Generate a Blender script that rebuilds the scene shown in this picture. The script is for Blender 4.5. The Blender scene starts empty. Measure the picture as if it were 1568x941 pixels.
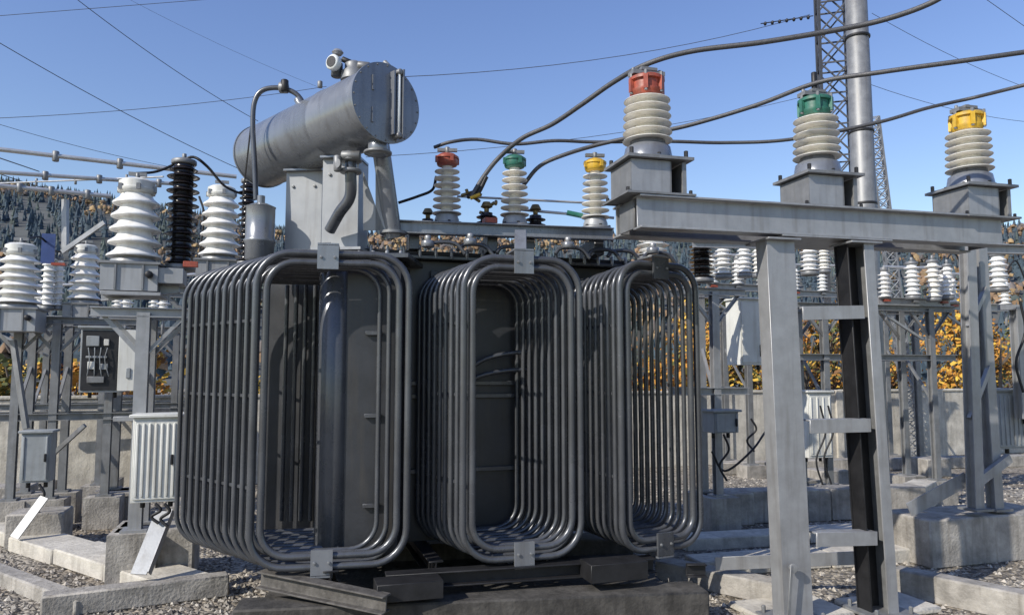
import bpy, math, random
from mathutils import Vector, Matrix, noise
random.seed(7)
F=1150.0; H=1.7; PITCH=math.atan(100/F)
sc=bpy.context.scene
Zv=Vector((0,0,1))
def P(px,py,Y):
    u=(px-784)/F; v=(470-py)/F
    d=Vector((u, math.cos(PITCH)-v*math.sin(PITCH), math.sin(PITCH)+v*math.cos(PITCH)))
    d*=Y/d.y
    return Vector((d.x,Y,H+d.z))
def PZ(px,Y,z):
    d=Y*math.cos(PITCH)+(z-H)*math.sin(PITCH)
    return Vector(((px-784)/F*d,Y,z))
def G(px,py,z=0):
    a=P(px,py,1.0); t=(z-H)/(a.z-H)
    return Vector((a.x*t,t,z))
A17=math.radians(17)
R=Vector((math.cos(A17),math.sin(A17),0)); D=Vector((-math.sin(A17),math.cos(A17),0))

# ---------------- materials
def mat(name,col,rough=.5,metal=0.0,var=.2,scale=6,bump=.15,bscale=80,streak=0.0,dirt=(.12,.10,.08),spec=.5,coat=0):
    m=bpy.data.materials.new(name); m.use_nodes=True
    nt=m.node_tree; N=nt.nodes; L=nt.links; b=N['Principled BSDF']
    tc=N.new('ShaderNodeTexCoord')
    n1=N.new('ShaderNodeTexNoise'); n1.inputs['Scale'].default_value=scale; n1.inputs['Detail'].default_value=7; n1.inputs['Roughness'].default_value=.65
    L.new(tc.outputs['Object'],n1.inputs['Vector'])
    r=N.new('ShaderNodeValToRGB')
    r.color_ramp.elements[0].position=.32; r.color_ramp.elements[1].position=.68
    r.color_ramp.elements[0].color=(*[c*(1-var) for c in col],1)
    r.color_ramp.elements[1].color=(*[min(1,c*(1+var)) for c in col],1)
    L.new(n1.outputs['Fac'],r.inputs['Fac'])
    out=r.outputs['Color']
    if streak>0:
        mp=N.new('ShaderNodeMapping'); mp.inputs['Scale'].default_value=(14,14,1.2)
        L.new(tc.outputs['Object'],mp.inputs['Vector'])
        n2=N.new('ShaderNodeTexNoise'); n2.inputs['Scale'].default_value=1.3; n2.inputs['Detail'].default_value=5
        L.new(mp.outputs['Vector'],n2.inputs['Vector'])
        r2=N.new('ShaderNodeValToRGB'); r2.color_ramp.elements[0].position=.5; r2.color_ramp.elements[1].position=.72
        r2.color_ramp.elements[0].color=(0,0,0,1); r2.color_ramp.elements[1].color=(streak,streak,streak,1)
        L.new(n2.outputs['Fac'],r2.inputs['Fac'])
        mx=N.new('ShaderNodeMixRGB'); L.new(r2.outputs['Color'],mx.inputs['Fac']); L.new(out,mx.inputs['Color1']); mx.inputs['Color2'].default_value=(*dirt,1)
        out=mx.outputs['Color']
    L.new(out,b.inputs['Base Color'])
    rr=N.new('ShaderNodeMapRange'); rr.inputs['To Min'].default_value=max(.05,rough-.12); rr.inputs['To Max'].default_value=min(1,rough+.15)
    L.new(n1.outputs['Fac'],rr.inputs['Value']); L.new(rr.outputs['Result'],b.inputs['Roughness'])
    b.inputs['Metallic'].default_value=metal
    b.inputs['Specular IOR Level'].default_value=spec
    if bump>0:
        n3=N.new('ShaderNodeTexNoise'); n3.inputs['Scale'].default_value=bscale; n3.inputs['Detail'].default_value=4
        L.new(tc.outputs['Object'],n3.inputs['Vector'])
        bp=N.new('ShaderNodeBump'); bp.inputs['Strength'].default_value=bump; bp.inputs['Distance'].default_value=.01
        L.new(n3.outputs['Fac'],bp.inputs['Height']); L.new(bp.outputs['Normal'],b.inputs['Normal'])
    return m
M={}
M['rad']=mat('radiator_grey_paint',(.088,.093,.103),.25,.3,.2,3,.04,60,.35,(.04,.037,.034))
M['tank']=mat('tank_grey_paint_shaded',(.036,.038,.043),.36,.1,.25,3,.06,50,.35,(.08,.07,.055))  # grey paint darkened so the colour carries the shade behind the radiators
M['cons']=mat('conservator_grey_paint',(.215,.228,.248),.26,.35,.14,3,.03,50,.35,(.09,.08,.075))
M['lit']=mat('light_grey_paint',(.31,.32,.33),.42,.15,.12,3,.05,60,.35,(.13,.115,.1))
M['galv']=mat('galvanised_steel',(.32,.325,.335),.38,.35,.13,7,.05,90,.4,(.16,.145,.13))
M['galvd']=mat('weathered_galvanised_steel',(.21,.215,.22),.48,.3,.2,7,.08,70,.4,(.11,.095,.08))
M['dark']=mat('dark_steel_and_shade',(.02,.02,.022),.5,.3,.3,10,.1,70)  # dark steel parts, also painted shade inside the open channels
M['rust']=mat('weathered_skid_steel',(.10,.093,.085),.7,.1,.45,14,.3,60,.4,(.04,.033,.028))
M['cream']=mat('cream_porcelain',(.76,.735,.67),.18,0,.06,5,.02,40,.3,(.4,.35,.28))
M['white']=mat('white_porcelain',(.80,.79,.76),.2,0,.06,5,.02,40,.35,(.42,.38,.32))
M['brown']=mat('dark_brown_porcelain',(.018,.015,.015),.2,0,.2,5,.02,40)
M['red']=mat('red_paint',(.33,.07,.04),.4,0,.35,14,.08,60,.5)
M['green']=mat('green_paint',(.025,.14,.10),.4,0,.25,14,.08,60,.3)
M['yellow']=mat('yellow_paint',(.62,.38,.03),.4,0,.2,14,.08,60,.4)
M['cable']=mat('aluminium_cable',(.10,.10,.105),.5,.5,.2,60,.3,300)
M['wire']=mat('dark_wire',(.08,.08,.09),.6,.3,.1,20,0)
M['alu']=mat('aluminium_tube',(.5,.5,.5),.38,.5,.15,10,.05,60)
M['cab']=mat('cabinet_light_paint',(.62,.62,.58),.45,0,.08,5,.04,50,.35,(.3,.26,.2))
M['cabg']=mat('grey_box_paint',(.27,.29,.30),.5,0,.15,6,.05,50,.3)
M['conc']=mat('concrete',(.31,.29,.26),.9,0,.4,5,.7,45,.5,(.12,.105,.085))
M['concl']=mat('light_concrete',(.48,.45,.39),.9,0,.28,4,.6,40,.4,(.22,.19,.155))
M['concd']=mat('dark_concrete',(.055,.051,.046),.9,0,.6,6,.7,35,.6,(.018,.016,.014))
M['brass']=mat('aged_bronze',(.22,.16,.07),.45,.6,.3,20,.1,60)
M['blue']=mat('blue_plate',(.04,.07,.2),.4)
M['glass']=mat('gauge_glass',(.7,.72,.7),.15)

# ---------------- mesh builder
class MB:
    def __init__(s): s.v=[];s.f=[];s.m=[];s.sm=[];s.mats=[]
    def mi(s,k):
        if k not in s.mats: s.mats.append(k)
        return s.mats.index(k)
    def add(s,vs,fs,k,smooth=False):
        o=len(s.v); s.v+= [Vector(v) for v in vs]; i=s.mi(k)
        for f in fs: s.f.append(tuple(a+o for a in f)); s.m.append(i); s.sm.append(smooth)
    def box(s,c,size,k,x=None,tilt=None):
        c=Vector(c); x=(x or R).normalized(); y=Zv.cross(x).normalized(); z=Zv
        if tilt is not None: z=tilt.normalized(); y=z.cross(x).normalized()
        hx,hy,hz=[a/2 for a in size]
        vs=[c+x*a*hx+y*b*hy+z*d*hz for a in(-1,1) for b in(-1,1) for d in(-1,1)]
        s.add(vs,[(0,1,3,2),(4,6,7,5),(0,4,5,1),(2,3,7,6),(0,2,6,4),(1,5,7,3)],k)
    def prism(s,p1,p2,prof,k,side=None):
        p1=Vector(p1);p2=Vector(p2); d=(p2-p1).normalized()
        if side is None: side=d.cross(Zv) if abs(d.z)<.9 else Vector((1,0,0))
        side=(side-d*side.dot(d)).normalized(); u=side.cross(d)
        n=len(prof); vs=[p+side*a+u*b for p in(p1,p2) for a,b in prof]
        fs=[(i,(i+1)%n,n+(i+1)%n,n+i) for i in range(n)]
        fs+=[tuple(range(n))[::-1],tuple(range(n,2*n))]
        s.add(vs,fs,k)
    def bar(s,p1,p2,w,h,k,side=None):
        s.prism(p1,p2,[(-w/2,-h/2),(w/2,-h/2),(w/2,h/2),(-w/2,h/2)],k,side)
    def ibeam(s,p1,p2,w,h,k,t=.012,side=None):
        a=w/2;b=h/2;e=t/2
        s.prism(p1,p2,[(-a,-b),(a,-b),(a,-b+t),(e,-b+t),(e,b-t),(a,b-t),(a,b),(-a,b),(-a,b-t),(-e,b-t),(-e,-b+t),(-a,-b+t)],k,side)
    def ubeam(s,p1,p2,w,h,k,t=.01,side=None):
        b=h/2
        s.prism(p1,p2,[(0,-b),(w,-b),(w,-b+t),(t,-b+t),(t,b-t),(w,b-t),(w,b),(0,b)],k,side)
    def ang(s,p1,p2,w,k,t=.008,side=None):
        s.prism(p1,p2,[(0,0),(w,0),(w,t),(t,t),(t,w),(0,w)],k,side)
    def tube(s,pts,r,k,seg=8,closed=False,cap=True):
        pts=[Vector(p) for p in pts]; n=len(pts); vs=[];fs=[]
        def tan(i):
            if closed: return (pts[(i+1)%n]-pts[i-1]).normalized()
            if i==0: return (pts[1]-pts[0]).normalized()
            if i==n-1: return (pts[-1]-pts[-2]).normalized()
            return (pts[i+1]-pts[i-1]).normalized()
        t=tan(0); nrm=t.orthogonal().normalized()
        for i in range(n):
            t=tan(i); nrm=(nrm-t*nrm.dot(t)).normalized(); b=t.cross(nrm)
            rr=r[i] if isinstance(r,(list,tuple)) else r
            for j in range(seg):
                a=2*math.pi*j/seg; vs.append(pts[i]+(nrm*math.cos(a)+b*math.sin(a))*rr)
        rng=n if closed else n-1
        off=0
        if closed:
            best=1e9
            for o in range(seg):
                d=(vs[o]-vs[(n-1)*seg]).length
                if d<best: best=d; off=o
        for i in range(rng):
            i2=(i+1)%n; o=off if (closed and i==n-1) else 0
            for j in range(seg):
                fs.append((i*seg+j,i*seg+(j+1)%seg,i2*seg+(j+1+o)%seg,i2*seg+(j+o)%seg))
        if not closed and cap: fs+=[tuple(range(seg))[::-1],tuple(range((n-1)*seg,n*seg))]
        s.add(vs,fs,k,True)
    def lathe(s,prof,base,k,axis=Zv,seg=28,smooth=True):
        base=Vector(base); axis=Vector(axis).normalized(); x=axis.orthogonal().normalized(); y=axis.cross(x); n=len(prof)
        vs=[base+axis*z+(x*math.cos(2*math.pi*j/seg)+y*math.sin(2*math.pi*j/seg))*r for r,z in prof for j in range(seg)]
        fs=[(i*seg+j,i*seg+(j+1)%seg,(i+1)*seg+(j+1)%seg,(i+1)*seg+j) for i in range(n-1) for j in range(seg)]
        if prof[0][0]>1e-4: fs.append(tuple(range(seg))[::-1])
        if prof[-1][0]>1e-4: fs.append(tuple(range((n-1)*seg,n*seg)))
        s.add(vs,fs,k,smooth)
    def cyl(s,p1,p2,r,k,seg=20):
        p1=Vector(p1);p2=Vector(p2); L=(p2-p1).length
        e=min(.006,r*.2,L*.2)
        s.lathe([(r-e,0),(r,e),(r,L-e),(r-e,L)],p1,k,p2-p1,seg,False if seg<=8 else True)
    def ins(s,base,h,rc,rs,n,k,droop=.5,alt=False,taper=1.0,seg=32):
        """stack of porcelain sheds"""
        p=h/n; prof=[(rc*.98,0)]
        for i in range(n):
            z=i*p; f=1+(taper-1)*i/max(1,n-1)
            ro=rs*f*(.86 if (alt and i%2) else 1); c=rc*f
            if droop>.8:
                q=[(c,.02),(c+(ro-c)*.5,.15),(ro*.985,.10),(ro,.17),(ro*.985,.24),(c+(ro-c)*.6,.40),(c+(ro-c)*.2,.60),(c,.82)]
            else:
                q=[(c,.05),(c+(ro-c)*.5,.22),(ro*.975,.16),(ro,.22),(ro*.985,.29),(c+(ro-c)*.5,.41),(c+(ro-c)*.12,.52),(c,.64),(c,.98)]
            prof+=[(a_,z+b_*p) for a_,b_ in q]
        prof.append((rc*taper*.95,h))
        s.lathe(prof,base,k,Zv,seg)
    def finish(s,name,parent=None,bevel=0):
        me=bpy.data.meshes.new(name)
        mn=Vector((min(v.x for v in s.v),min(v.y for v in s.v),min(v.z for v in s.v)))
        mxx=Vector((max(v.x for v in s.v),max(v.y for v in s.v),0)); c=Vector(((mn.x+mxx.x)/2,(mn.y+mxx.y)/2,mn.z))
        me.from_pydata([v-c for v in s.v],[],s.f)
        for k in s.mats: me.materials.append(M[k])
        me.polygons.foreach_set('material_index',s.m); me.polygons.foreach_set('use_smooth',s.sm); me.update()
        try: me.set_sharp_from_angle(angle=math.radians(50))
        except Exception: pass
        ob=bpy.data.objects.new(name,me); sc.collection.objects.link(ob); ob.location=c
        if parent: ob.parent=parent; ob.location=c-parent.location
        if bevel:
            b=ob.modifiers.new('bevel','BEVEL'); b.width=bevel; b.segments=1; b.limit_method='ANGLE'; b.angle_limit=math.radians(60)
        return ob
def empty(name,loc):
    e=bpy.data.objects.new(name,None); sc.collection.objects.link(e); e.location=loc; e.empty_display_size=.2; return e
def cat(pts,n=8):
    pts=[Vector(p) for p in pts]; q=[pts[0]*2-pts[1]]+pts+[pts[-1]*2-pts[-2]]; out=[]
    for i in range(1,len(q)-2):
        for j in range(n):
            t=j/n; a,b,c,d=q[i-1:i+3]
            out.append(.5*((2*b)+(c-a)*t+(2*a-5*b+4*c-d)*t*t+(3*b-a-3*c+d)*t**3))
    out.append(pts[-1]); return out
def bolts(mb,c,ax,r,n,k='dark',br=.012,l=.012):
    ax=ax.normalized(); x=ax.orthogonal().normalized(); y=ax.cross(x)
    for i in range(n):
        a=2*math.pi*i/n; p=c+(x*math.cos(a)+y*math.sin(a))*r
        mb.lathe([(br,0),(br,l),(0,l*1.2)],p,k,ax,6,False)

# =============== POWER TRANSFORMER ===============
T=empty('power_transformer',(0,6,0))
ZT,ZB=2.53,.417
def rrect(L,Rr,zt,zb,rad,n=8):
    ax=(Rr-L).normalized(); w=(Rr-L).length; pts=[]
    for cx,cz,a0 in ((rad,zt-rad,math.pi),(w-rad,zt-rad,math.pi/2),(w-rad,zb+rad,0),(rad,zb+rad,-math.pi/2)):
        for i in range(n+1):
            a=a0-(math.pi/2)*i/n; p=L+ax*(cx+rad*math.cos(a)); pts.append(Vector((p.x,p.y,cz+rad*math.sin(a))))
    return pts
def radiator(name,pl,Yl,pr,Yr,S,n,full=99,clipx=None,rad=.24):
    mb=MB(); L0=PZ(pl,Yl,1.5); R0=PZ(pr,Yr,1.5); L0.z=R0.z=0; ax=(R0-L0).normalized()
    for i in range(n):
        o=S*i
        r=.024 if i==0 else .0175
        for c in (0,1):
            g=.066*c+(0.0 if i==0 else .008)+r
            ll=L0+o+ax*g; rr=R0+o-ax*g
            jit=random.uniform(-.004,.004); ll=ll+S.normalized()*random.uniform(-.004,.004)
            pts=rrect(ll,rr,ZT-g+jit-i*.004,ZB+g+jit,rad-g*.6)
            if i<full: mb.tube(pts,r,'rad',12,True)
            else:
                m=len(pts)//4
                top=pts[:m]; bot=pts[3*m:]
                e1=Vector((clipx,ll.y+(clipx-ll.x)*ax.y/ax.x,top[-1].z)); e2=Vector((clipx,e1.y,bot[0].z))
                mb.tube([e2]+bot+top+[e1],r,'rad',12)
    mid=(L0+R0)/2 if clipx is None else L0*.54+R0*.46
    nrm=Vector((ax.y,-ax.x,0))
    for z in (ZT-.055,ZB+.055):
        mb.box(mid+nrm*.03+Zv*z,(.14,.02,.16),'rad' if name=='radiator_3' else 'cons',ax)
        mb.box(mid-nrm*.06+Zv*(z+(.09 if z>1 else -.09)),(.14,.2,.012),'cons',ax)
        for q in(-.045,.045):
            mb.lathe([(.010,0),(.010,.012),(0,.014)],mid+nrm*.04+ax*q+Zv*z,'galvd',nrm,6,False)
    for z in (.95,1.55,2.05):
        a0=L0+ax*.045; mb.bar(a0+Zv*z,a0+S*(n-1)+Zv*z,.012,.02,'rad')
    return mb.finish(name,T)
radiator('radiator_1',381,4.95,630,5.15,Vector((-.078,.07,0)),11,3,-1.2)
radiator('radiator_2',704,5.15,893,5.4,Vector((-.0475,.078,0)),9)
radiator('radiator_3',946,5.4,1072,5.75,Vector((-.034,.08,0)),12,rad=.2)

mb=MB()
a=Vector((-1.1,5.75,0)); W=2.15
def poly(mb,pts,z0,z1,k):
    n=len(pts); vs=[Vector((p.x,p.y,z)) for z in(z0,z1) for p in pts]
    mb.add(vs,[(i,(i+1)%n,n+(i+1)%n,n+i) for i in range(n)]+[tuple(range(n))[::-1],tuple(range(n,2*n))],k)
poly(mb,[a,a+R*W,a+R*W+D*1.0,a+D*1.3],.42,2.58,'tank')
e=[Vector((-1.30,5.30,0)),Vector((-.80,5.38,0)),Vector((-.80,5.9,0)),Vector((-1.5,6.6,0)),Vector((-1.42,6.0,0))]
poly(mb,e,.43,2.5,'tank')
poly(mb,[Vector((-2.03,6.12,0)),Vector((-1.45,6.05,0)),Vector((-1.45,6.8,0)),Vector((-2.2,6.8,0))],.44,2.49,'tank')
for i in range(5):
    x=-1.80+i*.075; mb.tube([(x,5.98,.55),(x,5.98,2.4)],.018,'rad',8)
mb.cyl((-1.27,5.38,.4),(-1.27,5.38,2.48),.115,'rad',28)
for z in (.78,1.4,1.98):
    mb.box((-.98,5.33,z),(.12,.03,.03),'rad',Vector((1,.16,0)))
for z in (.95,1.52,1.62):
    mb.bar(a+R*.02-D*.02+Zv*z,a+R*(W-.1)-D*.02+Zv*z,.035,.035,'rad')
for q in (.5,1.5): mb.bar(a+R*q-D*.03+Zv*.45,a+R*q-D*.03+Zv*2.5,.06,.02,'tank',R)
mb.tube(cat([P(715,565,5.85),P(745,548,5.86),P(780,540,5.9),P(812,538,5.95)],5),.018,'rad',8)  # this tube and the next imitate curved light reflections on the tank wall
mb.tube(cat([P(715,583,5.85),P(745,572,5.86),P(780,566,5.9),P(812,565,5.95)],5),.018,'rad',8)
Wl=W+.25
lid=[a-R*.12-D*.1,a+R*Wl-D*.1,a+R*Wl+D*1.4,a-R*.12+D*1.4]
poly(mb,lid,2.583,2.61,'rad'); poly(mb,[a-R*.1-D*.08,a+R*(Wl-.02)-D*.08,a+R*(Wl-.02)+D*1.38,a-R*.1+D*1.38],2.613,2.645,'dark')
e2=[Vector((-1.48,5.32,0)),Vector((-.74,5.32,0)),Vector((-.70,5.9,0)),Vector((-1.6,6.6,0))]
poly(mb,e2,2.52,2.555,'rad')
for i in range(19):
    p=a-D*.09+R*(i*.125); mb.lathe([(.014,-.02),(.014,.06),(0,.062)],p+Zv*2.61,'galv',Zv,6,False)
for i in range(7):
    p=Vector((-1.4+i*.1,5.35,2.55)); mb.lathe([(.014,-.02),(.014,.025),(0,.027)],p,'galv',Zv,6,False)
q0=PZ(600,5.62,2.8); q1=PZ(938,5.95,2.8)
ax=(q1-q0).normalized(); bk=Vector((-ax.y,ax.x,0))
mb.ubeam(q0+Zv*.0,q1,.05,.1,'cons',side=-bk)
mb.box((q0+q1)/2+bk*.26+Zv*.045,((q1-q0).length,.5,.012),'lit',ax)
for t in (.1,.45,.62,.95): mb.box(q0.lerp(q1,t)+bk*.3-Zv*.08,(.08,.45,.14),'rad',ax)
for px,Y in ((797,5.3),(497,5.05)):
    top=P(px,352 if px>700 else 372,Y+.35); mb.bar(top,P(px,400,Y+.06),.09,.015,'cons',Vector((1,0,0)))
for px,Y in ((700,5.7),(760,5.8),(850,5.85),(900,5.95),(930,6),(655,5.6),(985,6.1)):
    p=PZ(px,Y,2.63); mb.tube(cat([p,p+Vector((.05,.02,.05)),p+Vector((.2,.05,.05)),p+Vector((.28,.06,-.03))],4),.016,'rad',8)
for px,py,Y in ((655,378,5.6),(720,375,5.6),(870,380,5.8),(1000,388,6.1)):
    p=P(px,py,Y); mb.cyl(p,p+Zv*.05,.05,'cons'); mb.cyl(p+Zv*.05,p+Zv*.09,.025,'galv',8)
mb.finish('tank',T,.004)

# conservator
mb=MB()
c1=Vector((-.90,5.18,3.60)); c2=Vector((-2.2,6.5,3.60)); ax=(c2-c1).normalized(); L=(c2-c1).length; r=.268
mb.lathe([(r*.98,.01),(r,.02),(r,L*.33),(r+.004,L*.335),(r+.004,L*.345),(r,L*.35),(r,L-.02),(r*1.03,L-.02),(r*1.03,L),(r*.98,L+.02),(r*.7,L+.05),(0,L+.06)],c1,'cons',ax,56)
mb.lathe([(r*1.07,-.02),(r*1.07,.0),(r*1.0,.002)],c1,'cons',ax,56)
mb.lathe([(0,-.03),(r*.96,-.022),(r*1.07,-.02)],c1,'cons',ax,56)
bolts(mb,c1-ax*.02,-ax,r*1.01,20,'galvd',.007,.008)
fx=Zv.cross(-ax).normalized()
fc=c1-ax*.03
if fx.x<0: fx=-fx
mb.box(fc+fx*.03-ax*.02,(.012,.05,.46),'cons',fx)
mb.cyl(fc+fx*.07-Zv*.23-ax*.04,fc+fx*.07+Zv*.23-ax*.04,.012,'glass',10)
for z in(-.23,.23): mb.cyl(fc+fx*.07+Zv*z-ax*.06,fc+fx*.07+Zv*z+ax*.02,.022,'galvd',8)
mb.box(fc+fx*.095-ax*.04,(.012,.05,.5),'cons',fx)
for s_ in(-1,1): mb.bar(fc-fx*.12+Zv*s_*.06-ax*.0,fc-fx*.12+Zv*s_*.17,.015,.012,'cons',fx)
p=c1+ax*.08; mb.cyl(p-Zv*.25,p-Zv*.36,.07,'cons'); mb.cyl(p-Zv*.33,p-Zv*.35,.1,'galvd')
for X,Y,w,d in((-1.68,5.97,.30,.10),(-1.30,5.60,.28,.1)):
    pc=Vector((X,Y,0)); xx=Vector((.96,-.1,0)).normalized()
    mb.box(pc+Zv*2.99,(w,.014,.74),'lit',xx)
    yy=Vector((-xx.y,xx.x,0))
    mb.box(pc+xx*w*.48+yy*.12+Zv*2.98,(.012,.24,.7),'lit',xx); mb.box(pc-xx*w*.48+yy*.12+Zv*2.98,(.012,.24,.7),'lit',xx)
    mb.box(pc+Zv*2.62+yy*.08,(w+.1,.34,.02),'lit',xx)
    mb.box(pc+Zv*3.33+yy*.08,(w+.02,.26,.016),'cons',xx)
    for sx in(-1,1): mb.lathe([(.012,0),(.012,.012),(0,.014)],pc+xx*sx*w*.3-yy*.008+Zv*3.2,'galvd',-yy,6,False)
for px in (556,575):
    b=P(px,352,5.55); mb.add([b,b+Vector((.16,0,0)),P(px,262,5.5),b+Vector((0,.01,0)),b+Vector((.16,.01,0)),P(px,262,5.51)],[(0,1,2),(5,4,3),(0,3,4,1),(1,4,5,2),(2,5,3,0)],'lit')
mb.tube([P(582,215,5.42),P(586,245,5.44),P(601,350,5.6),P(602,362,5.62)],.066,'cons',24)
mb.lathe([(.1,0),(.1,.02)],P(602,358,5.6),'galvd',Zv,20)
mb.tube(cat([P(537,232,5.35),P(537,262,5.35),P(536,300,5.38),P(520,325,5.42),P(505,352,5.5)],6),.042,'rad',16)
for py in(245,262): mb.cyl(P(537,py,5.35)-Zv*.012,P(537,py,5.35)+Zv*.012,.08,'galvd',18)
mb.cyl(P(523,238,5.3),P(552,238,5.3),.035,'galvd',12); mb.lathe([(.035,0),(.035,.01)],P(517,250,5.26),'galvd',Vector((-.6,-1,0)),16)
mb.cyl(P(517,238,5.28),P(517,262,5.28),.028,'galvd',12)
mb.tube(cat([P(466,168,5.8),P(461,152,5.8),P(448,140,5.8),P(425,134,5.8),P(402,138,5.8),P(390,155,5.8),P(387,190,5.8),P(390,250,5.8),P(392,305,5.8)],6),.02,'rad',12)
mb.cyl(P(428,134,5.8),P(441,134,5.8),.045,'galvd',12); mb.cyl(P(436,140,5.78),P(436,122,5.78),.03,'dark',10)
mb.cyl(P(466,172,5.8),P(455,150,5.8),.03,'cons',12)
p=P(397,400,5.8); mb.lathe([(.06,-.02),(.09,.0),(.11,.02),(.11,.14),(.12,.15),(.12,.17),(.11,.18),(.11,.42),(.115,.43),(.06,.455),(.03,.46),(.03,.52)],p,'cons',Zv,30)
mb.cyl(P(395,400,5.8),P(395,418,5.8),.03,'rad',10)
mb.bar(P(388,160,5.81),P(372,300,5.95),.01,.01,'dark')
p=P(542,112,5.6); mb.lathe([(.1,-.06),(.1,.0),(.07,.03),(.07,.07),(.04,.09),(0,.095)],p,'galvd',Zv,24)
mb.cyl(P(548,100,5.55),P(566,102,5.55),.035,'galvd',14)
p=P(516,108,5.6); mb.cyl(p-Zv*.05,p+Zv*.06,.045,'rad',16)
g=P(515,98,5.55); gx=Vector((-.5,-1,0)).normalized()
mb.lathe([(.05,0),(.06,.01),(.06,.05),(.05,.06)],g,'glass',gx,24); mb.lathe([(.042,0),(.042,.004)],g+gx*.06,'dark',gx,24)
mb.lathe([(.03,0),(.045,.02),(.03,.04),(0,.045)],P(517,84,5.58),'galv',Zv,18)
mb.cyl(P(524,90,5.58),P(538,96,5.58),.022,'dark',10)
mb.cyl(P(600,102,5.22)-Zv*.02,P(588,98,5.22)+Zv*.02,.018,'galvd',8)
mb.cyl(P(490,134,5.7),P(490,124,5.7),.02,'galvd',8)
mb.finish('conservator',T)

def bushing(name,px,Y,capk,parent):
    mb=MB(); z0=2.86; b=PZ(px,Y,z0)
    mb.cyl(b,b+Zv*.03,.13,'galvd',24); mb.lathe([(.10,.03),(.10,.06),(.085,.1)],b,'lit',Zv,24); bolts(mb,b+Zv*.03,Zv,.112,6,'dark')
    mb.ins(b+Zv*.1,.40,.05,.118,7,'cream',.5,False,.86)
    mb.lathe([(.06,.50),(.078,.505),(.085,.52),(.085,.555),(.095,.56),(.095,.575),(.06,.60),(0,.61)],b,capk,Zv,22)
    for i in range(4):
        a=i*math.pi/2+.5; mb.box(b+Vector((math.cos(a)*.09,math.sin(a)*.09,.55)),(.025,.025,.05),capk)
    mb.cyl(b+Zv*.6,b+Zv*.66,.02,'galvd',10); mb.box(b+Zv*.635,(.16,.03,.025),'galvd',Vector((1,.1,0)))
    mb.finish(name,parent)
bushing('bushing_1',684,5.95,'red',T); bushing('bushing_2',788,6.0,'green',T); bushing('bushing_3',912,6.1,'yellow',T)
mb=MB()
for px,Y in((745,6.05),(820,6.15),(655,6.3)):
    b=PZ(px,Y,2.86); mb.ins(b,.14,.05,.085,3,'brown'); mb.cyl(b+Zv*.14,b+Zv*.2,.02,'brass',8)
    mb.lathe([(.03,.18),(.05,.19),(.03,.23)],b,'brass',Zv,12)
for i in range(9):
    p=P(random.uniform(705,760),random.uniform(292,325),6.05); q=p+Vector((random.uniform(-.09,.09),random.uniform(-.05,.05),random.uniform(-.05,.09))); mb.cyl(p,q,.014,'brass',6)
mb.tube(cat([P(715,300,6),P(730,298,6),P(745,270,6)],5),.018,'dark')
mb.tube([P(770,318,6.2),P(940,333,6.3)],.012,'alu'); mb.tube([P(700,300,6.2),P(940,312,6.5)],.01,'alu')
mb.tube([P(868,325,6.15),P(892,330,6.15)],.022,'green'); mb.tube([P(720,303,5.98),P(735,297,5.98)],.016,'yellow')
mb.tube(cat([P(610,310,6.1),P(640,300,6.1),P(662,290,6.1),P(668,270,6)],6),.012,'dark')
mb.box(P(750,338,5.9),(.1,.1,.04),'red')
mb.finish('low_voltage_terminals',T)

# skid
mb=MB()
for q in(.35,1.2,2.1): 
    s0=PZ(440+q*190,4.9+q*.3,.36); mb.ibeam(s0,s0+D*1.7,.1,.12,'dark')
mb.ibeam(PZ(400,5.1,.35),PZ(592,4.74,.29),.10,.11,'rust')
mb.ibeam(PZ(590,5.05,.345),PZ(1000,5.5,.345),.12,.1,'dark'); mb.box(PZ(625,4.95,.33),(.42,.2,.11),'dark')
mb.box(PZ(940,5.3,.36),(.42,.2,.12),'dark'); mb.ubeam(PZ(1050,5.4,.33),PZ(1080,5.4,.33),.05,.09,'dark')
mb.finish('skid_frame',T,.003)

# foundation
mb=MB()
fa=PZ(352,4.78,.0); fa.z=0; fb=PZ(1088,5.18,.0); fb.z=0; fr=(fb-fa).normalized(); fd=Vector((-fr.y,fr.x,0))
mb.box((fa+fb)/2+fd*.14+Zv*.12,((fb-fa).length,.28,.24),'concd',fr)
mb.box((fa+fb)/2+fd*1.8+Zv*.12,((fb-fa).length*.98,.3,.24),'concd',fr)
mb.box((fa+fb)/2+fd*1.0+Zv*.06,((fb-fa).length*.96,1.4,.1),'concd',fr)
mb.finish('transformer_foundation',None,.012)

# =============== SUPPORT FRAME ON THE RIGHT ===============
mb=MB()
bl=PZ(975,4.9,2.76); br=PZ(1533,5.72,2.78); bx=(br-bl).normalized(); by=Vector((-bx.y,bx.x,0)).normalized()
for o in(0,.34):
    mb.ibeam(bl+by*o,br+by*o,.12,.225,'galv',.014)
mb.box(bl+by*.17+bx*.01,(.012,.24,.2),'galvd',bx); mb.box(br+by*.17-bx*.01,(.012,.24,.2),'galvd',bx)
mb.box((bl+br)/2+by*.17-Zv*.118,((br-bl).length*.3,.46,.012),'galv',bx)
t1,b1=PZ(1197,5.16,2.63),PZ(1226,5.16,.06)
mb.bar(t1+by*.02,b1+by*.02,.225,.012,'galv',bx)
for s_ in(-1,1): mb.bar(t1+bx*s_*.106+by*.08,b1+bx*s_*.106+by*.08,.012,.13,'galv',bx)
t2,b2=PZ(1322,5.3,2.63),PZ(1361,5.3,.06)
mb.bar(t2+bx*.07+by*.08,b2+bx*.07+by*.08,.014,.17,'galvd',bx)
mb.bar(t2+bx*.035-by*.006,b2+bx*.035-by*.006,.085,.012,'galv',bx)
mb.bar(t2-bx*.02+by*.165,b2-bx*.02+by*.165,.19,.012,'dark',bx)  # this and the next bar: channel's inner shade painted as dark faces
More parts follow.
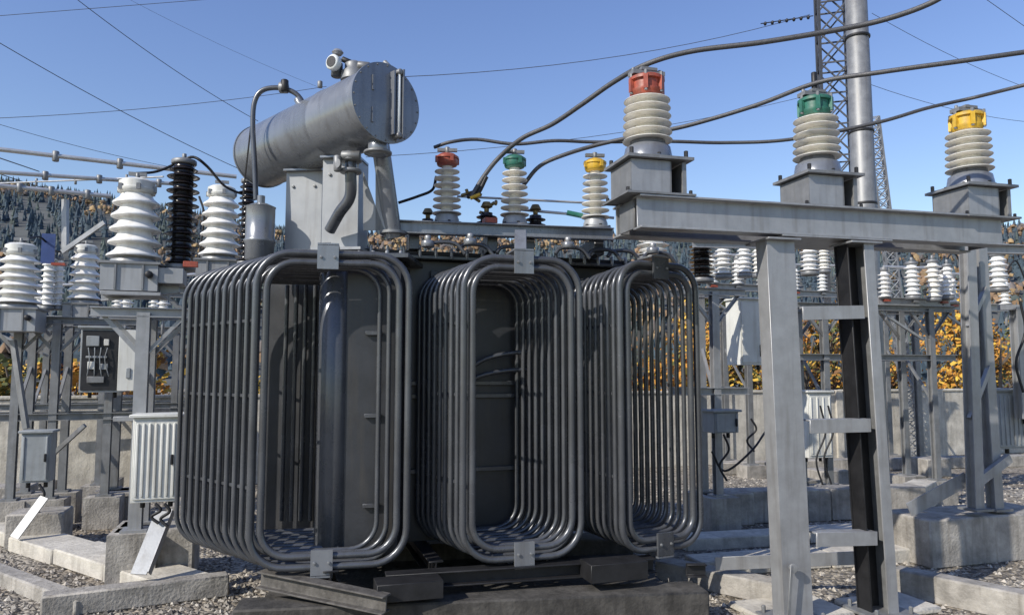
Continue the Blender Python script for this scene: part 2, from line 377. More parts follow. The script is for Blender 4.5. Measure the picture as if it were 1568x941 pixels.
mb.bar(t2-bx*.1+by*.1,b2-bx*.1+by*.1,.012,.12,'dark',bx)
for t,b in((t1,b1),(t2,b2)):
    t=t+by*.08; b=b+by*.08
    mb.box(t-Zv*.006,(.26,.24,.014),'galv',bx); mb.box(Vector((b.x,b.y,.055)),(.36,.34,.02),'galvd',bx)
    for sx in(-1,1):
        for sy in(-1,1): mb.lathe([(.014,0),(.014,.05),(0,.055)],Vector((b.x,b.y,.06))+bx*sx*.14+by*sy*.13,'galvd',Zv,6,False)
for py,pa,pb_ in ((479,1229,1323),(652,1240,1333),(825,1250,1343)):
    p=P(pa,py,5.185); q=P(pb_,py-2,5.30)
    mb.bar(p,q,.012,.095,'galv'); mb.bar(p+by*.05+Zv*.04,q+by*.05+Zv*.04,.1,.012,'galv')
mb.bar(P(1212,865,5.1),P(1208,941,5.1),.02,.012,'galvd',bx); mb.lathe([(.03,0),(.03,.02),(0,.022)],P(1214,868,5.12),'galvd',Vector((0,-1,0)),14)
mb.bar(P(1095,862,5.9),P(1330,852,5.9),.01,.1,'galv')
mb.finish('steel_support_frame',None,.002)

def big_ins(px,Y,capk,zb,s=1.0):
    mb=MB(); b=PZ(px,Y,zb)
    z1=zb+.245*s; w=.40
    mb.box(b-by*.16+Zv*.12*s-bx*.06,(.28,.012,.24*s),'galv',bx)
    mb.box(b+by*.17+Zv*.12*s,(w,.012,.24*s),'dark',bx)  # dark back plate paints the shade inside the open pedestal
    mb.box(b-bx*.20+Zv*.12*s,(.012,.33,.235*s),'galvd',bx); mb.box(b+bx*.0852+Zv*.12*s,(.012,.33,.235*s),'galvd',bx)
    mb.box(b+bx*.195+Zv*.12*s,(.012,.33,.235*s),'galvd',bx)
    mb.bar(b-by*.165+bx*.185+Zv*.0,b-by*.165+bx*.185+Zv*.235,.03,.012,'galvd',bx)
    mb.box(b+Zv*(z1-zb+.01),(.48,.42,.02),'galvd',bx); mb.box(b+Zv*.008,(.5,.42,.014),'galvd',bx)
    for sx in(-1,1):
        for sy in(-1,1):
            mb.lathe([(.014,0),(.014,.05),(0,.055)],b+bx*sx*.2+by*sy*.17+Zv*(z1-zb+.02),'dark',Zv,6,False)
            mb.lathe([(.012,0),(.012,.03),(0,.035)],b+bx*sx*.23+by*sy*.17+Zv*.015,'dark',Zv,6,False)
    c=b+Zv*(z1-zb+.02)
    mb.lathe([(.185,0),(.185,.015),(.17,.02),(.155,.1),(.125,.12),(.12,.15)],c,'cons',Zv,32)
    bolts(mb,c+Zv*.016,Zv,.175,6,'dark')
    mb.ins(c+Zv*.14,.34,.09,.172,6,'cream',.45,False,.93)
    d=c+Zv*.47
    mb.lathe([(.1,0),(.115,.02),(.115,.04),(.105,.045),(.105,.10),(.125,.105),(.125,.125),(.1,.14),(0,.145)],d,capk,Zv,30)
    for i in range(6):
        a=i*math.pi/3+.3; q=d+Vector((math.cos(a)*.118,math.sin(a)*.118,.07)); mb.box(q,(.03,.025,.1),capk,Vector((-math.sin(a),math.cos(a),0)))
        mb.lathe([(.012,-.06),(.012,.08),(0,.085)],q,'galvd',Zv,6,False)
    mb.box(d+Zv*.16,(.24,.09,.03),'galvd',bx); mb.box(d+Zv*.185,(.12,.1,.02),'galvd',bx); mb.cyl(d+Zv*.14,d+Zv*.21,.03,'galvd',10)
    for sx in(-1,1): mb.cyl(d+Zv*.14+bx*sx*.1,d+Zv*.2+bx*sx*.1,.012,'galvd',6)
    if capk=='green': mb.cyl(d+Zv*.15,d+Zv*.34,.022,'dark',8)
    mb.finish('post_insulator')
big_ins(993,5.08,'red',2.875); big_ins(1254,5.48,'green',2.875); big_ins(1489,5.82,'yellow',2.875)

# =============== CABLES ===============
def cable(pts,r=.018,name='power_cable'):
    mb=MB(); mb.tube(cat(pts,10),r,'cable',8); mb.finish(name)
cable([P(1470,-25,4.5),P(1430,2,4.6),P(1370,25,4.7),P(1300,42,4.8),P(1170,64,4.9),P(1060,78,5.0),P(990,98,5.08),P(940,125,5.3),P(890,160,5.5),P(845,190,5.7),P(800,211,5.85),P(765,240,6.0),P(742,268,6.0),P(722,300,6.0)],.019)
cable([P(1600,75,4.9),P(1480,92,5.0),P(1350,110,5.2),P(1252,126,5.45),P(1160,160,5.6),P(1060,190,5.8),P(1000,203,5.9),P(920,220,6.0),P(860,238,6.0),P(825,255,6.05),P(800,285,6.1)],.018)
cable([P(1600,122,5.3),P(1540,137,5.5),P(1487,150,5.8),P(1420,165,5.8),P(1340,188,5.8),P(1210,213,5.9),P(1110,218,6.0),P(1020,216,6.0),P(912,217,6.05),P(850,215,6.0),P(788,220,6.0),P(730,213,6.0),P(690,217,5.95),P(665,225,6)],.015)

def wire(a,b,Ya,Yb,sag=.0,r=.012):
    mb=MB(); p=P(*a,Ya);q=P(*b,Yb); pts=[]
    for i in range(13):
        t=i/12; v=p.lerp(q,t); v.z-=4*sag*t*(1-t); pts.append(v)
    mb.tube(pts,r,'wire',5); mb.finish('overhead_wire')
wire((-40,42),(375,262),12,16,.1,.007); wire((100,-15),(395,185),11,15,.1,.006); wire((-40,182),(500,132),18,22,.15,.008)
wire((-40,27),(380,-6),14,16,0,.006); wire((-40,178),(300,262),16,20,.1,.006); wire((200,0),(560,160),26,30,.2,.005); 
wire((600,118),(1240,22),24,30,.5,.012); wire((560,240),(1260,140),26,34,.5,.011)
wire((1335,20),(1620,150),20,24,.2,.007); wire((1330,128),(1640,190),22,26,.3,.008); wire((1495,-12),(1600,62),14,16,0,.006)
wire((-30,255),(160,310),12,14,.05,.008); wire((-40,228),(60,262),9,12,0,.008)
mb=MB()
for i in range(7):
    p=P(1170+i*11,36-i*1.6,29.2); mb.lathe([(.04,0),(.08,.04),(.08,.07),(.04,.1)],p,'dark',Vector((1,.3,.16)),12)
mb.tube([P(1165,36,29.2),P(1245,24,30)],.02,'dark',6)
mb.finish('strain_insulator')

mb=MB(); b=PZ(1341,12,0); b.z=0
mb.lathe([(.205,0),(.2,2),(.165,9),(.155,9.01)],b,'galvd',Zv,32)
for z in(1.4,3.0,4.4,5.6,7.2): mb.lathe([(.192,z),(.197,z+.01),(.197,z+.03),(.192,z+.04)],b,'dark',Zv,32)
mb.box(b+Zv*.05,(.7,.7,.12),'conc')
mb.box(b+Vector((-.12,-.2,3.9)),(.06,.06,.5),'dark')
mb.finish('steel_pole')
def lattice(name,base,top,w,n,k='galvd',r=.04):
    mb=MB(); ax=(top-base); u=ax.normalized(); s1=u.cross(Vector((0.3,1,0))).normalized(); s2=u.cross(s1)
    cs=[s1*a*w/2+s2*b*w/2 for a,b in((-1,-1),(1,-1),(1,1),(-1,1))]
    for c in cs: mb.bar(base+c,top+c,r*2,r*2,k)
    for i in range(n):
        p=base+ax*(i/n); q=base+ax*((i+1)/n)
        for j in range(4):
            c,d=cs[j],cs[(j+1)%4]
            mb.bar(p+c,q+d,r*1.1,r*1.1,k); mb.bar(p+d,q+c,r*1.1,r*1.1,k); mb.bar(q+c,q+d,r*1.1,r*1.1,k)
    return mb.finish(name)
M['twr']=mat('dark_galvanised_lattice',(.07,.072,.08),.5,.3)
b=PZ(1297,32,0); b.z=0; tpp=P(1273,-80,32); tpp.x=b.x
lattice('lattice_tower',b,tpp,1.2,15,'twr',.055)
M['twr2']=mat('light_galvanised_lattice',(.22,.23,.25),.5,.3)
lattice('lattice_strut',PZ(1402,15,0),P(1336,180,14.2),.2,34,'twr2',.014)

# =============== WALL ===============
mb=MB(); w0=Vector((-6.5,11,0))-R*14; 
for i in range(24):
    p=w0+R*(i*2.5+1.25); mb.box(p+Zv*.66,(2.47,.12,1.32),'concl'); mb.box(w0+R*(i*2.5)+Zv*.68,(.16,.2,1.37),'concl')
    mb.box(p+Zv*1.345,(2.3,.17,.05),'concl')
mb.finish('concrete_wall',None,.01)

# =============== GROUND ===============
def ground_mat():
    m=bpy.data.materials.new('gravel_ground'); m.use_nodes=True; nt=m.node_tree;N=nt.nodes;L=nt.links;b=N['Principled BSDF']
    tc=N.new('ShaderNodeTexCoord'); v=N.new('ShaderNodeTexVoronoi'); v.inputs['Scale'].default_value=28; L.new(tc.outputs['Object'],v.inputs['Vector'])
    n=N.new('ShaderNodeTexNoise'); n.inputs['Scale'].default_value=.9; n.inputs['Detail'].default_value=8; L.new(tc.outputs['Object'],n.inputs['Vector'])
    hs=N.new('ShaderNodeSeparateColor'); L.new(v.outputs['Color'],hs.inputs['Color'])
    r=N.new('ShaderNodeValToRGB'); r.color_ramp.elements[0].color=(.11,.098,.08,1); r.color_ramp.elements[1].color=(.48,.44,.37,1); L.new(hs.outputs['Red'],r.inputs['Fac'])
    mx=N.new('ShaderNodeMixRGB'); mx.blend_type='MULTIPLY'; mx.inputs['Fac'].default_value=.7
    r2=N.new('ShaderNodeValToRGB'); r2.color_ramp.elements[0].position=.35; r2.color_ramp.elements[1].position=.65; r2.color_ramp.elements[0].color=(.45,.37,.28,1); r2.color_ramp.elements[1].color=(1,1,1,1)
    L.new(n.outputs['Fac'],r2.inputs['Fac']); L.new(r.outputs['Color'],mx.inputs['Color1']); L.new(r2.outputs['Color'],mx.inputs['Color2'])
    L.new(mx.outputs['Color'],b.inputs['Base Color']); b.inputs['Roughness'].default_value=.9
    bp=N.new('ShaderNodeBump'); bp.inputs['Strength'].default_value=1; bp.inputs['Distance'].default_value=.03; L.new(v.outputs['Distance'],bp.inputs['Height']); bp.invert=True
    L.new(bp.outputs['Normal'],b.inputs['Normal']); return m
M['ground']=ground_mat()
mb=MB(); s=900; mb.add([(-s,-s,0),(s,-s,0),(s,s,0),(-s,s,0)],[(0,1,2,3)],'ground'); mb.finish('ground')
M['st1']=mat('stone_light',(.46,.42,.36),.9,0,.2,8,0); M['st2']=mat('stone_mid',(.26,.235,.20),.9,0,.3,8,0); M['st3']=mat('stone_dark',(.11,.10,.09),.9,0,.3,8,0)
mb=MB(); 
for i in range(17000):
    Y=4.9+8*random.random()**1.5; px=random.uniform(-30,1600); p=PZ(px,Y,0); p.z=.004; r=random.uniform(.01,.03)
    a=random.uniform(0,6.28); ca,sa=math.cos(a),math.sin(a); j=lambda:random.uniform(.6,1.2)*r
    vs=[p+Vector((ca*j(),sa*j(),0)),p+Vector((-sa*j(),ca*j(),0)),p+Vector((-ca*j(),-sa*j(),0)),p+Vector((sa*j(),-ca*j(),0)),p+Vector((0,0,j()*.8)),p+Vector((ca*j()*.5,sa*j()*.5,r*.6))]
    mb.add(vs,[(0,1,4),(1,2,4),(2,3,4),(3,0,4)],random.choice(('st1','st2','st2','st3')))
mb.finish('gravel')

def block(c,size,k='conc',x=None,name='concrete_block'):
    mb=MB(); c=Vector(c); mb.box(Vector((c.x,c.y,size[2]/2+c.z)),size,k,x); return mb.finish(name,None,.015)
def kerb(p,q,w,h,k='conc',name='concrete_kerb',seg=1.2):
    mb=MB(); p=Vector((p.x,p.y,0)); q=Vector((q.x,q.y,0)); L=(q-p).length; d=(q-p).normalized(); n=max(1,int(L/seg)); sl=L/n
    nn=Vector((-d.y,d.x,0))
    for i in range(n):
        c=p+d*(sl*(i+.5))+nn*random.uniform(-.012,.012); t=random.uniform(-.012,.012)
        mb.box(c+Zv*(h/2+random.uniform(-.008,.008)),(sl-.014,w,h),k,Vector((d.x-t*d.y,d.y+t*d.x,0)))
    return mb.finish(name,None,.012)
kerb(G(-60,800),G(290,915),.40,.14,'concl','concrete_path',.8)
kerb(G(-60,868),G(130,940),.14,.12,'conc')
kerb(G(60,945),G(350,908),.16,.16,'conc')
block(G(232,893)+D*.25,(.62,.5,.42)); block(G(182,800)+D*.2,(.5,.4,.34)); block(G(50,840)+D*.2,(.5,.4,.34)); block(G(5,790)+D*.2,(.5,.4,.34))
block(G(290,800)+D*.2,(.5,.4,.34))
block(G(1500,866)+D*.3+R*.25,(1.5,.55,.42)); block(G(1120,806)+D*.2,(.62,.4,.36))
kerb(G(1120,800)+D*.1,G(1420,792)+D*.1,.3,.36,'conc'); kerb(G(1100,725),G(1568,712),.25,.2,'conc')
kerb(G(1040,838),G(1400,818),.3,.12,'concl','concrete_path',.9); kerb(G(1060,878),G(1440,850),.3,.13,'concl','concrete_path',.9)
kerb(G(1010,885),G(1200,925),.2,.16,'conc')
kerb(G(1370,905),G(1600,955),.16,.2,'conc'); kerb(G(1380,790),G(1420,770),.3,.3,'concl')
block(G(1225,945)+D*.1,(.7,.5,.05),'concl'); block(G(1375,938)+D*.1,(.6,.4,.05),'concl')
block(G(1280,752)+D*.2,(.5,.4,.3)); block(G(1440,730)+D*.2,(.5,.4,.3))

# =============== EQUIPMENT FUNCTIONS ===============
def vt(px,Y,pyb,rw,hh,k='white',n=5,name='voltage_transformer'):
    mb=MB(); b=P(px,pyb,Y); s=rw/.21
    mb.box(b-Zv*.12*s,(.42*s,.36*s,.22*s),'lit'); mb.box(b-Zv*.005,(.46*s,.4*s,.02),'galvd')
    for o in(-.1,.1): mb.box(b-Zv*.12*s+R*o*s-D*.185*s,(.015,.02,.2*s),'galvd')
    mb.cyl(b-Zv*.1*s-D*.18*s+R*.15*s,b-Zv*.1*s-D*.24*s+R*.15*s,.03,'dark',10)
    mb.lathe([(rw*.85,0),(rw*.85,.03),(rw*.75,.05)],b,'lit',Zv,32)
    mb.ins(b+Zv*.05,hh-.17*s,rw*.66,rw,n,k,.9,False,.86,40)
    c=b+Zv*(hh-.12*s)
    mb.lathe([(rw*.62,-.01),(rw*.70,.01),(rw*.70,.03),(rw*.66,.035),(rw*.66,.09*s),(rw*.5,.11*s),(0,.125*s)],c,'cab',Zv,32)
    for i in range(6):
        a=i*math.pi/3; mb.box(c+Vector((math.cos(a)*rw*.7,math.sin(a)*rw*.7,.03)),(.03,.03,.05),'galvd')
    mb.cyl(c+Zv*.1*s,c+Zv*.17*s,.02,'galvd',8); mb.box(c+Zv*.16*s,(.14,.03,.03),'galvd')
    return mb.finish(name)
def arrester(px,Y,pyb,pyt,rs,k='brown',n=14,name='surge_arrester'):
    mb=MB(); b=P(px,pyb,Y); h=P(px,pyt,Y).z-b.z
    mb.cyl(b-Zv*.05,b,rs*.9,'galvd',20); mb.ins(b,h,rs*.6,rs,n,k,.3,True,.97,28)
    mb.cyl(b+Zv*h,b+Zv*(h+.04),rs*.75,'galvd',20); mb.cyl(b+Zv*(h+.04),b+Zv*(h+.1),.02,'galvd',8)
    return mb.finish(name)
def cabinet(px,Y,py0,py1,w,d=.3,k='cab',ribs=5,x=None,name='control_cabinet',open_=False):
    mb=MB(); t=P(px,py0,Y); b=P(px,py1,Y); h=t.z-b.z; x=(x or R); y=Zv.cross(x); c=(t+b)/2+y*d/2
    kk='dark' if open_ else k
    mb.box(c,(w,d,h),k,x); mb.box(c+Zv*(h/2+.012)-y*.01,(w+.05,d+.05,.024),k,x)
    mb.box(c-y*(d/2+.006),(w*.92,.012,h*.93),kk,x)
    if open_:
        mb.box(c-y*(d/2+.10)+x*w*.66,(w*.42,.012,h*.95),'cab',x); mb.box(c-y*(d/2+.112)+x*w*.7-Zv*h*.2,(w*.1,.012,h*.16),'cabg',x)
        for z_,xx_,w_,h_,k_ in ((.3,-.2,.3,.16,'cabg'),(.28,.12,.12,.1,'cab'),(.05,-.1,.5,.03,'cabg'),(-.08,-.22,.16,.12,'cab'),(-.1,.08,.2,.09,'cabg'),(-.3,-.1,.4,.1,'galvd')):
            mb.box(c-y*(d/2+.02)+x*xx_*w+Zv*z_*h,(w*w_,.03,h*h_),k_,x)
        for q in range(4): mb.tube(cat([c-y*(d/2+.03)+x*w*(-.3+.15*q)+Zv*h*.2,c-y*(d/2+.05)+x*w*(-.25+.12*q)+Zv*h*.0,c-y*(d/2+.03)+x*w*(-.3+.17*q)-Zv*h*.25],4),.006,'cabg',5)
    else:
        for i in range(ribs): mb.box(c+x*(w*(i/(max(1,ribs-1))-.5)*.78)-y*(d/2+.016),(.018,.012,h*.86),k,x)
        mb.box(c+x*w*.36-y*(d/2+.03),(.02,.02,.08),'dark',x)
        if ribs==0: mb.box(c+x*w*.25-y*(d/2+.018)-Zv*h*.28,(w*.3,.012,h*.18),'dark',x)
    for q in(-.3,.3): mb.cyl(c+x*w*q-Zv*(h/2),c+x*w*q-Zv*(h/2+.06),.02,'dark',8)
    return mb.finish(name,None,.004)
def stand(pxs,Y,ztop,zlow=.3,depth=.5,post=.09,beams=(),slope=.3,braces=True,k='galv'):
    mb=MB(); pts=[]
    for px in pxs:
        y=Y+(px-pxs[0])/F*Y*slope; pts.append(PZ(px,y,zlow))
    for b in pts:
        for o in(0,depth):
            q=b+D*o; mb.ibeam(q,Vector((q.x,q.y,ztop)),post,post,k,.012,R)
            mb.box(q+Zv*.01,(post*2,post*2,.02),k); mb.box(Vector((q.x,q.y,zlow/2)),(.36,.3,zlow),'conc')
            if braces:
                for s_ in(-1,1):
                    mb.ang(Vector((q.x,q.y,ztop-.4)),Vector((q.x,q.y,ztop-.03))+R*s_*.33,.035,k)
        mb.bar(b+Zv*((ztop-zlow)*.45),b+D*depth+Zv*((ztop-zlow)*.75),.03,.03,k)
    a0=pts[0]-R*.4; a1=pts[-1]+R*.4
    for z in (ztop,)+tuple(beams):
        for o in(0,depth):
            mb.ubeam(Vector((a0.x,a0.y,z))+D*o,Vector((a1.x,a1.y,z))+D*o,.05,.08,k,.01)
    return mb.finish('steel_equipment_stand',None)

# ---- LEFT yard
vt(205,6.3,405,.215,.74,n=5); vt(336,8.0,400,.215,.83,n=6)
vt(27,8.0,472,.225,.71,n=6); vt(128,9.3,465,.19,.75,n=6)
arrester(276,6.5,405,252,.14,'brown',14); arrester(377,7.6,400,280,.10,'brown',14)
arrester(72,9.0,468,390,.09,'white',9); arrester(88,9.1,468,398,.07,'white',8)
stand((207,),6.25,2.2,.42,.35,.10,(),slope=.3)
stand((15,75,160),8.2,2.28,.34,.5,.08,(1.22,),k='galvd'); stand((40,150,262),10,2.3,.2,.6,.08,(1.25,),k='galvd')
stand((285,340),8.2,2.6,.3,.5,.08,(),k='galvd')
mb=MB()
mb.ubeam(P(155,452,6.2),P(275,440,6.4),.06,.1,'galv'); mb.box(P(262,424,6.35),(.22,.25,.13),'lit'); mb.box(P(207,452,6.3),(.45,.4,.03),'lit')
mb.box(P(292,404,6.4),(.12,.03,.05),'red'); mb.box(P(200,640,6.2),(.25,.05,.04),'galv')
mb.finish('equipment_bracket',None,.003)
cabinet(238,6.0,638,768,.34,.3,'cab',7); cabinet(54,7.6,662,738,.26,.2,'cabg',2,name='switch_drive_box'); cabinet(155,7.9,502,600,.4,.25,'cabg',0,open_=True)
mb=MB(); p0,p1=P(250,782,6.0),P(212,878,5.7); mb.bar(p0,p1,.12,.01,'lit',Vector((1,0,0))); mb.bar(p0+Vector((.065,.03,0)),p1+Vector((.065,.03,0)),.01,.06,'galv',Vector((1,0,0)))
mb.bar(P(68,760,7.4),P(22,822,7.2),.09,.012,'lit',Vector((1,0,0))); mb.bar(P(40,655,8),P(20,520,8),.05,.05,'galvd'); mb.bar(P(130,650,8),P(75,700,8),.04,.04,'galvd'); 
mb.finish('steel_brace')
def bus(a,b,Ya,Yb,r=.028):
    mb=MB(); mb.tube([P(*a,Ya),P(*b,Yb)],r,'alu',12)
    for t in(.25,.5,.8):
        q=P(*a,Ya).lerp(P(*b,Yb),t); mb.cyl(q-Zv*.06,q+Zv*.05,r*1.4,'galvd',8)
    mb.finish('bus_tube')
bus((-20,226),(362,270),7.5,8.6,.024); bus((-20,262),(300,283),9,10.5,.026); bus((-20,282),(170,300),8.5,9.2,.026); bus((0,280),(250,270),11,9.5,.012)
mb=MB()
mb.tube(cat([P(276,248,6.5),P(296,240,6.5),P(318,255,6.6),P(345,285,7.4),P(380,300,7.6)],6),.013,'dark')
mb.tube(cat([P(205,265,6.3),P(240,262,6.4),P(276,247,6.5)],6),.012,'dark')
mb.tube(cat([P(305,300,8),P(312,330,8),P(304,400,8)],6),.012,'dark'); mb.tube(cat([P(30,372,8),P(60,362,8.5),P(90,385,9),P(130,372,9.3)],6),.012,'dark')
mb.bar(P(95,385,8.6),P(160,340,8.6),.03,.05,'galv'); mb.bar(P(100,305,9),P(100,380,9),.06,.06,'galv')
mb.box(P(74,380,8.7),(.14,.03,.35),'blue'); mb.box(P(90,404,8.6),(.14,.08,.03),'red')
mb.finish('jumper_cable')
# ---- RIGHT yard
mb=MB()
for (x0,x1,Y) in ((1481,1494,6.9),(1498,1524,7.05)):
    mb.ibeam(P(x0,376,Y),P(x1,778,Y),.10,.10,'galv',side=R); mb.box(P(x1,778,Y),(.2,.2,.02),'galvd')
mb.bar(P(1485,640,6.9),P(1515,560,7.0),.04,.04,'galv'); mb.bar(P(1483,500,6.9),P(1510,440,7.0),.04,.04,'galv')
mb.ubeam(P(1360,378,7),P(1640,384,7.3),.06,.09,'galv'); mb.ubeam(P(1060,374,8.0),P(1640,384,9),.05,.07,'galv')
mb.bar(P(1480,732,7.0),P(1392,780,6.9),.012,.13,'galv'); mb.bar(P(1545,700,7.0),P(1500,735,6.9),.05,.08,'galv')
mb.bar(P(1560,470,7.2),P(1530,470,7.2),.05,.05,'galv'); mb.ibeam(P(1556,470,7.2),P(1566,640,7.2),.09,.09,'galv',side=R)
mb.finish('steel_post_structure')
cabinet(1548,7.3,598,686,.36,.3,'cabg',6); cabinet(1157,9,458,558,.42,.3,'cab',0)
cabinet(1112,8.0,630,662,.3,.22,'cabg',2,name='switch_drive_box'); cabinet(1256,9.4,600,700,.35,.3,'cab',4)
stand((1100,),8.35,2.6,.36,.3,.085,(1.5,)); stand((1270,1435),9.6,2.55,.3,.5,.08,(1.9,),k='galvd'); stand((1150,1410),12.5,2.8,.2,.7,.09,(),k='galvd')
for px,Y,pb,pt,rs,k,n in ((1075,8.2,425,372,.14,'brown',9),(1108,8.6,420,372,.11,'white',7),(1140,9,418,372,.10,'white',7),(1162,9.4,418,374,.09,'cream',7),(1240,9.2,415,374,.12,'white',6),(1262,9.8,412,376,.09,'cream',7),(1398,9.6,452,405,.1,'white',7),(1430,9.8,455,402,.1,'cream',7),(1452,10,452,408,.08,'white',7),(1530,9.5,440,392,.12,'white',6),(1290,11,440,405,.1,'white',7),(1000,7.6,392,362,.17,'white',4)):
    arrester(px,Y,pb,pt,rs,k,n,'line_insulator' if k!='brown' else 'surge_arrester')
def disc(px,Y,py,w):
    mb=MB(); c=P(px,py,Y); mb.ubeam(c-R*w/2,c+R*w/2,.06,.1,'galv')
    for s_ in(-1,0,1):
        b=c+R*s_*w*.4+Zv*.05; mb.ins(b,.34,.045,.085,6,'white',.4,False,.95,18); mb.cyl(b+Zv*.34,b+Zv*.4,.05,'galvd',10); mb.cyl(b-Zv*.3,b-Zv*.06,.02,'galv',8)
        mb.box(b-Zv*.04,(.1,.1,.03),'red' if s_ else 'galvd')
    mb.tube([c-R*w*.4+Zv*.46,c+Zv*.46,c+R*w*.45+Zv*.5],.02,'alu'); mb.bar(c-R*w*.5-Zv*.12,c+R*w*.1-Zv*.5,.03,.03,'galv')
    mb.tube(cat([c+R*w*.4+Zv*.46,c+R*w*.6+Zv*.7,c+R*w*.75+Zv*.4],6),.012,'dark')
    mb.finish('disconnector_switch')
for a_ in((1400,10,462,1.2),(1500,10.6,470,1.2),(1130,10.5,440,1.0),(1260,12,450,1.3),(60,10.2,488,1.3),(180,10.8,480,1.2),(250,9,480,1.0)): disc(*a_)
mb=MB()
for px,Y,z0,z1 in((1256,9.2,620,745),(1108,7.9,664,735),(1268,9.2,620,740),(1150,8.6,640,690),(60,7.5,740,790),(238,5.9,770,800),(252,5.9,770,805),(1562,7.1,460,600)):
    mb.tube(cat([P(px,z0,Y),P(px+8,(z0*2+z1)/3,Y),P(px-6,(z0+z1*2)/3,Y),P(px+5,z1,Y)],6),.012,'dark')
mb.tube(cat([P(1090,690,8),P(1110,720,8),P(1150,690,8),P(1172,660,8.2)],6),.012,'dark')
mb.finish('control_cable')

# =============== VEGETATION / HILL ===============
M['lf1']=mat('leaf_orange',(.46,.21,.03),.8,0,.4,3,0); M['lf2']=mat('leaf_yellow',(.54,.34,.05),.8,0,.4,3,0); M['lf3']=mat('leaf_brown',(.18,.09,.035),.8,0,.4,3,0); M['lf4']=mat('leaf_olive',(.10,.11,.035),.8,0,.4,3,0)
M['bark']=mat('bark',(.12,.1,.08),.9)
FO=[('fir',(.05,.075,.095)),('fir2',(.038,.058,.08)),('fir3',(.07,.09,.085)),('hor',(.24,.155,.09)),('hor2',(.30,.21,.11)),('hor3',(.13,.11,.10))]  # distance haze mixed into these tree colours: bluish firs, muted autumn tones
for k,c in FO: M[k]=mat('distant_hazed_tree_'+k,c,.9,0,.35,.3,0)
M['hill']=mat('hill_soil_grass',(.085,.09,.085),.95,0,.45,.03,0)
M['grass']=mat('dry_grass',(.2,.17,.09),.9,0,.4,.5,0)
mb=MB()
def tree(mb,x,y,h,r):
    b=Vector((x,y,0)); 
    mb.tube([b,b+Vector((random.uniform(-.1,.1),0,h*.5)),b+Vector((random.uniform(-.2,.2),0,h*.92))],[.07,.045,.012],'bark',6)
    cl=[]
    for i in range(10):
        a=random.uniform(0,6.28); z=random.uniform(.25,.95); rr=r*random.uniform(.2,.95)*(1.15-z*.6); c=b+Vector((math.cos(a)*rr,math.sin(a)*rr,h*z)); cl.append((c,r*random.uniform(.25,.45)))
        mb.tube([b+Zv*h*z*.7,c],[.02,.006],'bark',4)
    ks=random.choice((('lf1','lf1','lf2','lf1'),('lf2','lf2','lf1'),('lf3','lf1','lf4'),('lf1','lf3','lf2','lf1'),('lf4','lf4','lf2')))
    for c,cr in cl:
        for j in range(42):
            d=Vector((random.gauss(0,1),random.gauss(0,1),random.gauss(0,1)))*cr*.5
            p=c+d; s=random.uniform(.035,.075); u=Vector((random.gauss(0,1),random.gauss(0,1),random.gauss(0,1))).normalized(); w=u.orthogonal().normalized()
            mb.add([p-u*s-w*s*.6,p+u*s-w*s*.3,p+u*s*.7+w*s,p-u*s*.8+w*s*.6],[(0,1,2,3)],random.choice(ks))
for i in range(130):
    x=random.uniform(-16,28) if i<90 else random.uniform(4,24); y=w0.y+(x-w0.x)*math.tan(A17)+random.uniform(1.5,7); px=784+x/y*F
    h=random.uniform(1.9,4.1) if px>1050 else random.uniform(1.7,2.4)
    tree(mb,x,y,h,random.uniform(.6,1.2))
mb.finish('autumn_trees')
ridge=[(-900,250),(-200,276),(0,302),(150,326),(400,372),(800,385),(1100,385),(1300,380),(1568,368),(2000,360),(2800,350)]
def rz(px):
    for (a,b),(c,d) in zip(ridge,ridge[1:]):
        if a<=px<=c: return b+(d-b)*(px-a)/(c-a)
    return ridge[0][1] if px<0 else ridge[-1][1]
Y0,Y1=70,420
def hz(x,y):
    px=784+x/max(y,1)*F; top=H+(570-rz(max(-900,min(2800,px))))/F*Y1
    t=max(0,min(1,(y-Y0)/(Y1-Y0))); t=t*t*(3-2*t); n=noise.noise(Vector((x*.012,y*.012,0)))*6*t+noise.noise(Vector((x*.04,y*.04,3)))*1.5*t
    return top*t+n-.3*(1-t) if y<=Y1 else top-(y-Y1)*.15+n
mb=MB(); nx,ny=140,46; vs=[]
for j in range(ny):
    y=Y0-2+j*9
    for i in range(nx):
        x=(i/(nx-1)-.5)*(y*4.2); vs.append((x,y,hz(x,y)))
mb.add(vs,[(j*nx+i,j*nx+i+1,(j+1)*nx+i+1,(j+1)*nx+i) for j in range(ny-1) for i in range(nx-1)],'hill',True); mb.finish('hill')
mb=MB()
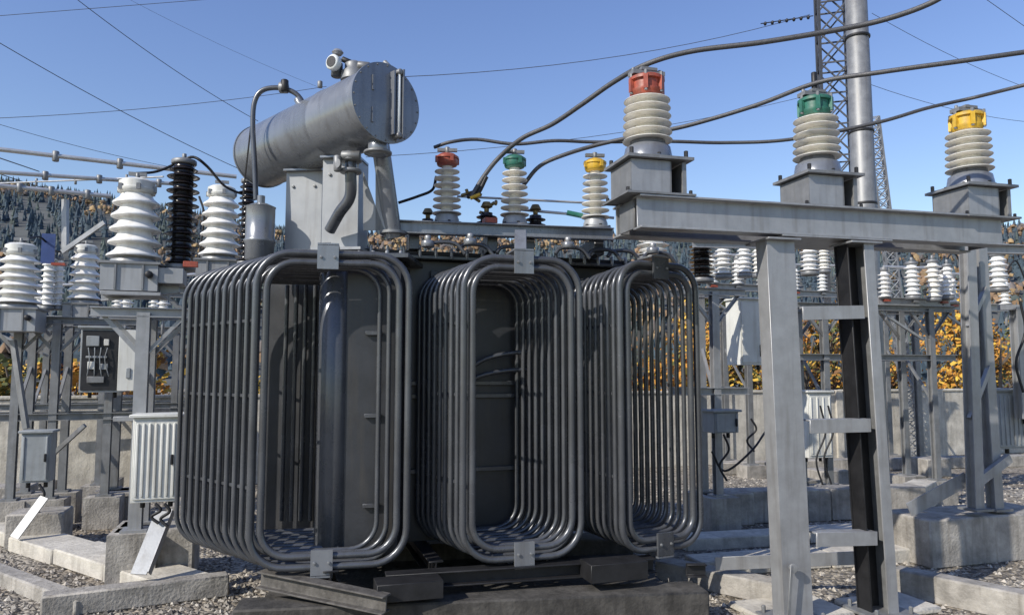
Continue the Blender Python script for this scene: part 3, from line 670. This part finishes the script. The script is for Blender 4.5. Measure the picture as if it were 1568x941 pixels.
for i in range(10500):
    y=90+335*random.random()**.75; px=random.uniform(-350,1950); x=(px-784)/F*y; z=hz(x,y)-.2
    clump=noise.noise(Vector((x*.018,y*.018,5)))*1.2+noise.noise(Vector((x*.07,y*.07,8)))*.4
    orange=clump>(.08 if px<500 else .16) and random.random()<.85
    h=random.uniform(2.5,7)*(1 if not orange else .8); n=6
    if orange: k=random.choice(('hor','hor2','hor3','hor','fir3'))
    else: k=random.choice(('fir','fir2','fir3','fir'))
    if orange:
        for q in range(5):
            cx=x+random.uniform(-.24,.24)*h; cy=y+random.uniform(-.2,.2)*h; cz=z+h*random.uniform(.3,.8); rr=h*random.uniform(.1,.22)
            vv=[]
            for (a1,a2) in ((0,-.6),(1.26,-.5),(2.5,-.6),(3.8,-.5),(5,-.6),(.6,.5),(1.9,.6),(3.1,.5),(4.4,.6),(5.6,.5)):
                f=rr*random.uniform(.6,1.4); vv.append(Vector((cx+math.cos(a1)*f,cy+math.sin(a1)*f,cz+a2*f)))
            vv.append(Vector((cx,cy,cz+rr*random.uniform(.9,1.6))))
            mb.add(vv,[(0,1,5),(1,6,5),(1,2,6),(2,7,6),(2,3,7),(3,8,7),(3,4,8),(4,9,8),(4,0,9),(0,5,9),(5,6,10),(6,7,10),(7,8,10),(8,9,10),(9,5,10)],k if q%2 else random.choice(('hor','hor2','hor3')))
    else:
        for a0,a1,w in ((.0,.5,1.0),(.2,.68,.85),(.42,.86,.62),(.62,1.0,.4)):
            rr=h*.2*w; vv=[Vector((x+math.cos(6.283*j/n+i)*rr*random.uniform(.5,1.3),y+math.sin(6.283*j/n+i)*rr*random.uniform(.5,1.3),z+h*a0+random.uniform(-.25,.25))) for j in range(n)]
            mb.add(vv+[Vector((x+random.uniform(-.1,.1),y,z+h*a1))],[(j,(j+1)%n,n) for j in range(n)],k)
mb.finish('distant_forest')
mb=MB(); 
for i in range(4000):
    x=random.uniform(-25,40); y=w0.y+(x-w0.x)*math.tan(A17)+random.uniform(.3,12); s=random.uniform(.2,.7); a=random.uniform(0,3.14); c,d=math.cos(a)*.12,math.sin(a)*.12
    mb.add([(x-c,y-d,0),(x+c,y+d,0),(x+c*.5+.05,y+d*.5,s)],[(0,1,2)],'grass')
mb.finish('dry_grass')

# =============== LIGHT, SKY, CAMERA ===============
EL=math.radians(35); sd=Vector((-.76,-.65,0)).normalized()*math.cos(EL)+Zv*math.sin(EL)
w=bpy.data.worlds.new('World'); sc.world=w; w.use_nodes=True; nt=w.node_tree; bg=nt.nodes['Background']
sky=nt.nodes.new('ShaderNodeTexSky'); sky.sky_type='NISHITA'; sky.sun_disc=False; sky.sun_elevation=EL; sky.sun_rotation=math.atan2(sd.x,sd.y); sky.altitude=200; sky.air_density=1.4; sky.dust_density=.4; sky.ozone_density=3.5
hs=nt.nodes.new('ShaderNodeHueSaturation'); hs.inputs['Saturation'].default_value=1.1; hs.inputs['Value'].default_value=1.25; hs.inputs['Hue'].default_value=.519
nt.links.new(sky.outputs[0],hs.inputs['Color']); nt.links.new(hs.outputs[0],bg.inputs[0]); bg.inputs[1].default_value=.13
l=bpy.data.lights.new('sun','SUN'); l.energy=5.0; l.angle=math.radians(.5); l.color=(1,.94,.84)
lo=bpy.data.objects.new('sun',l); sc.collection.objects.link(lo); lo.rotation_euler=sd.to_track_quat('Z','Y').to_euler(); lo.location=(-5,-5,12)
cam=bpy.data.cameras.new('camera'); cam.lens=F/1568*36; cam.sensor_width=36; cam.clip_end=3000; cam.clip_start=.05
co=bpy.data.objects.new('camera',cam); sc.collection.objects.link(co); co.location=(0,0,H); co.rotation_euler=(math.pi/2+PITCH,0,0); sc.camera=co
sc.view_settings.view_transform='Standard'; sc.view_settings.look='None'; sc.view_settings.exposure=0
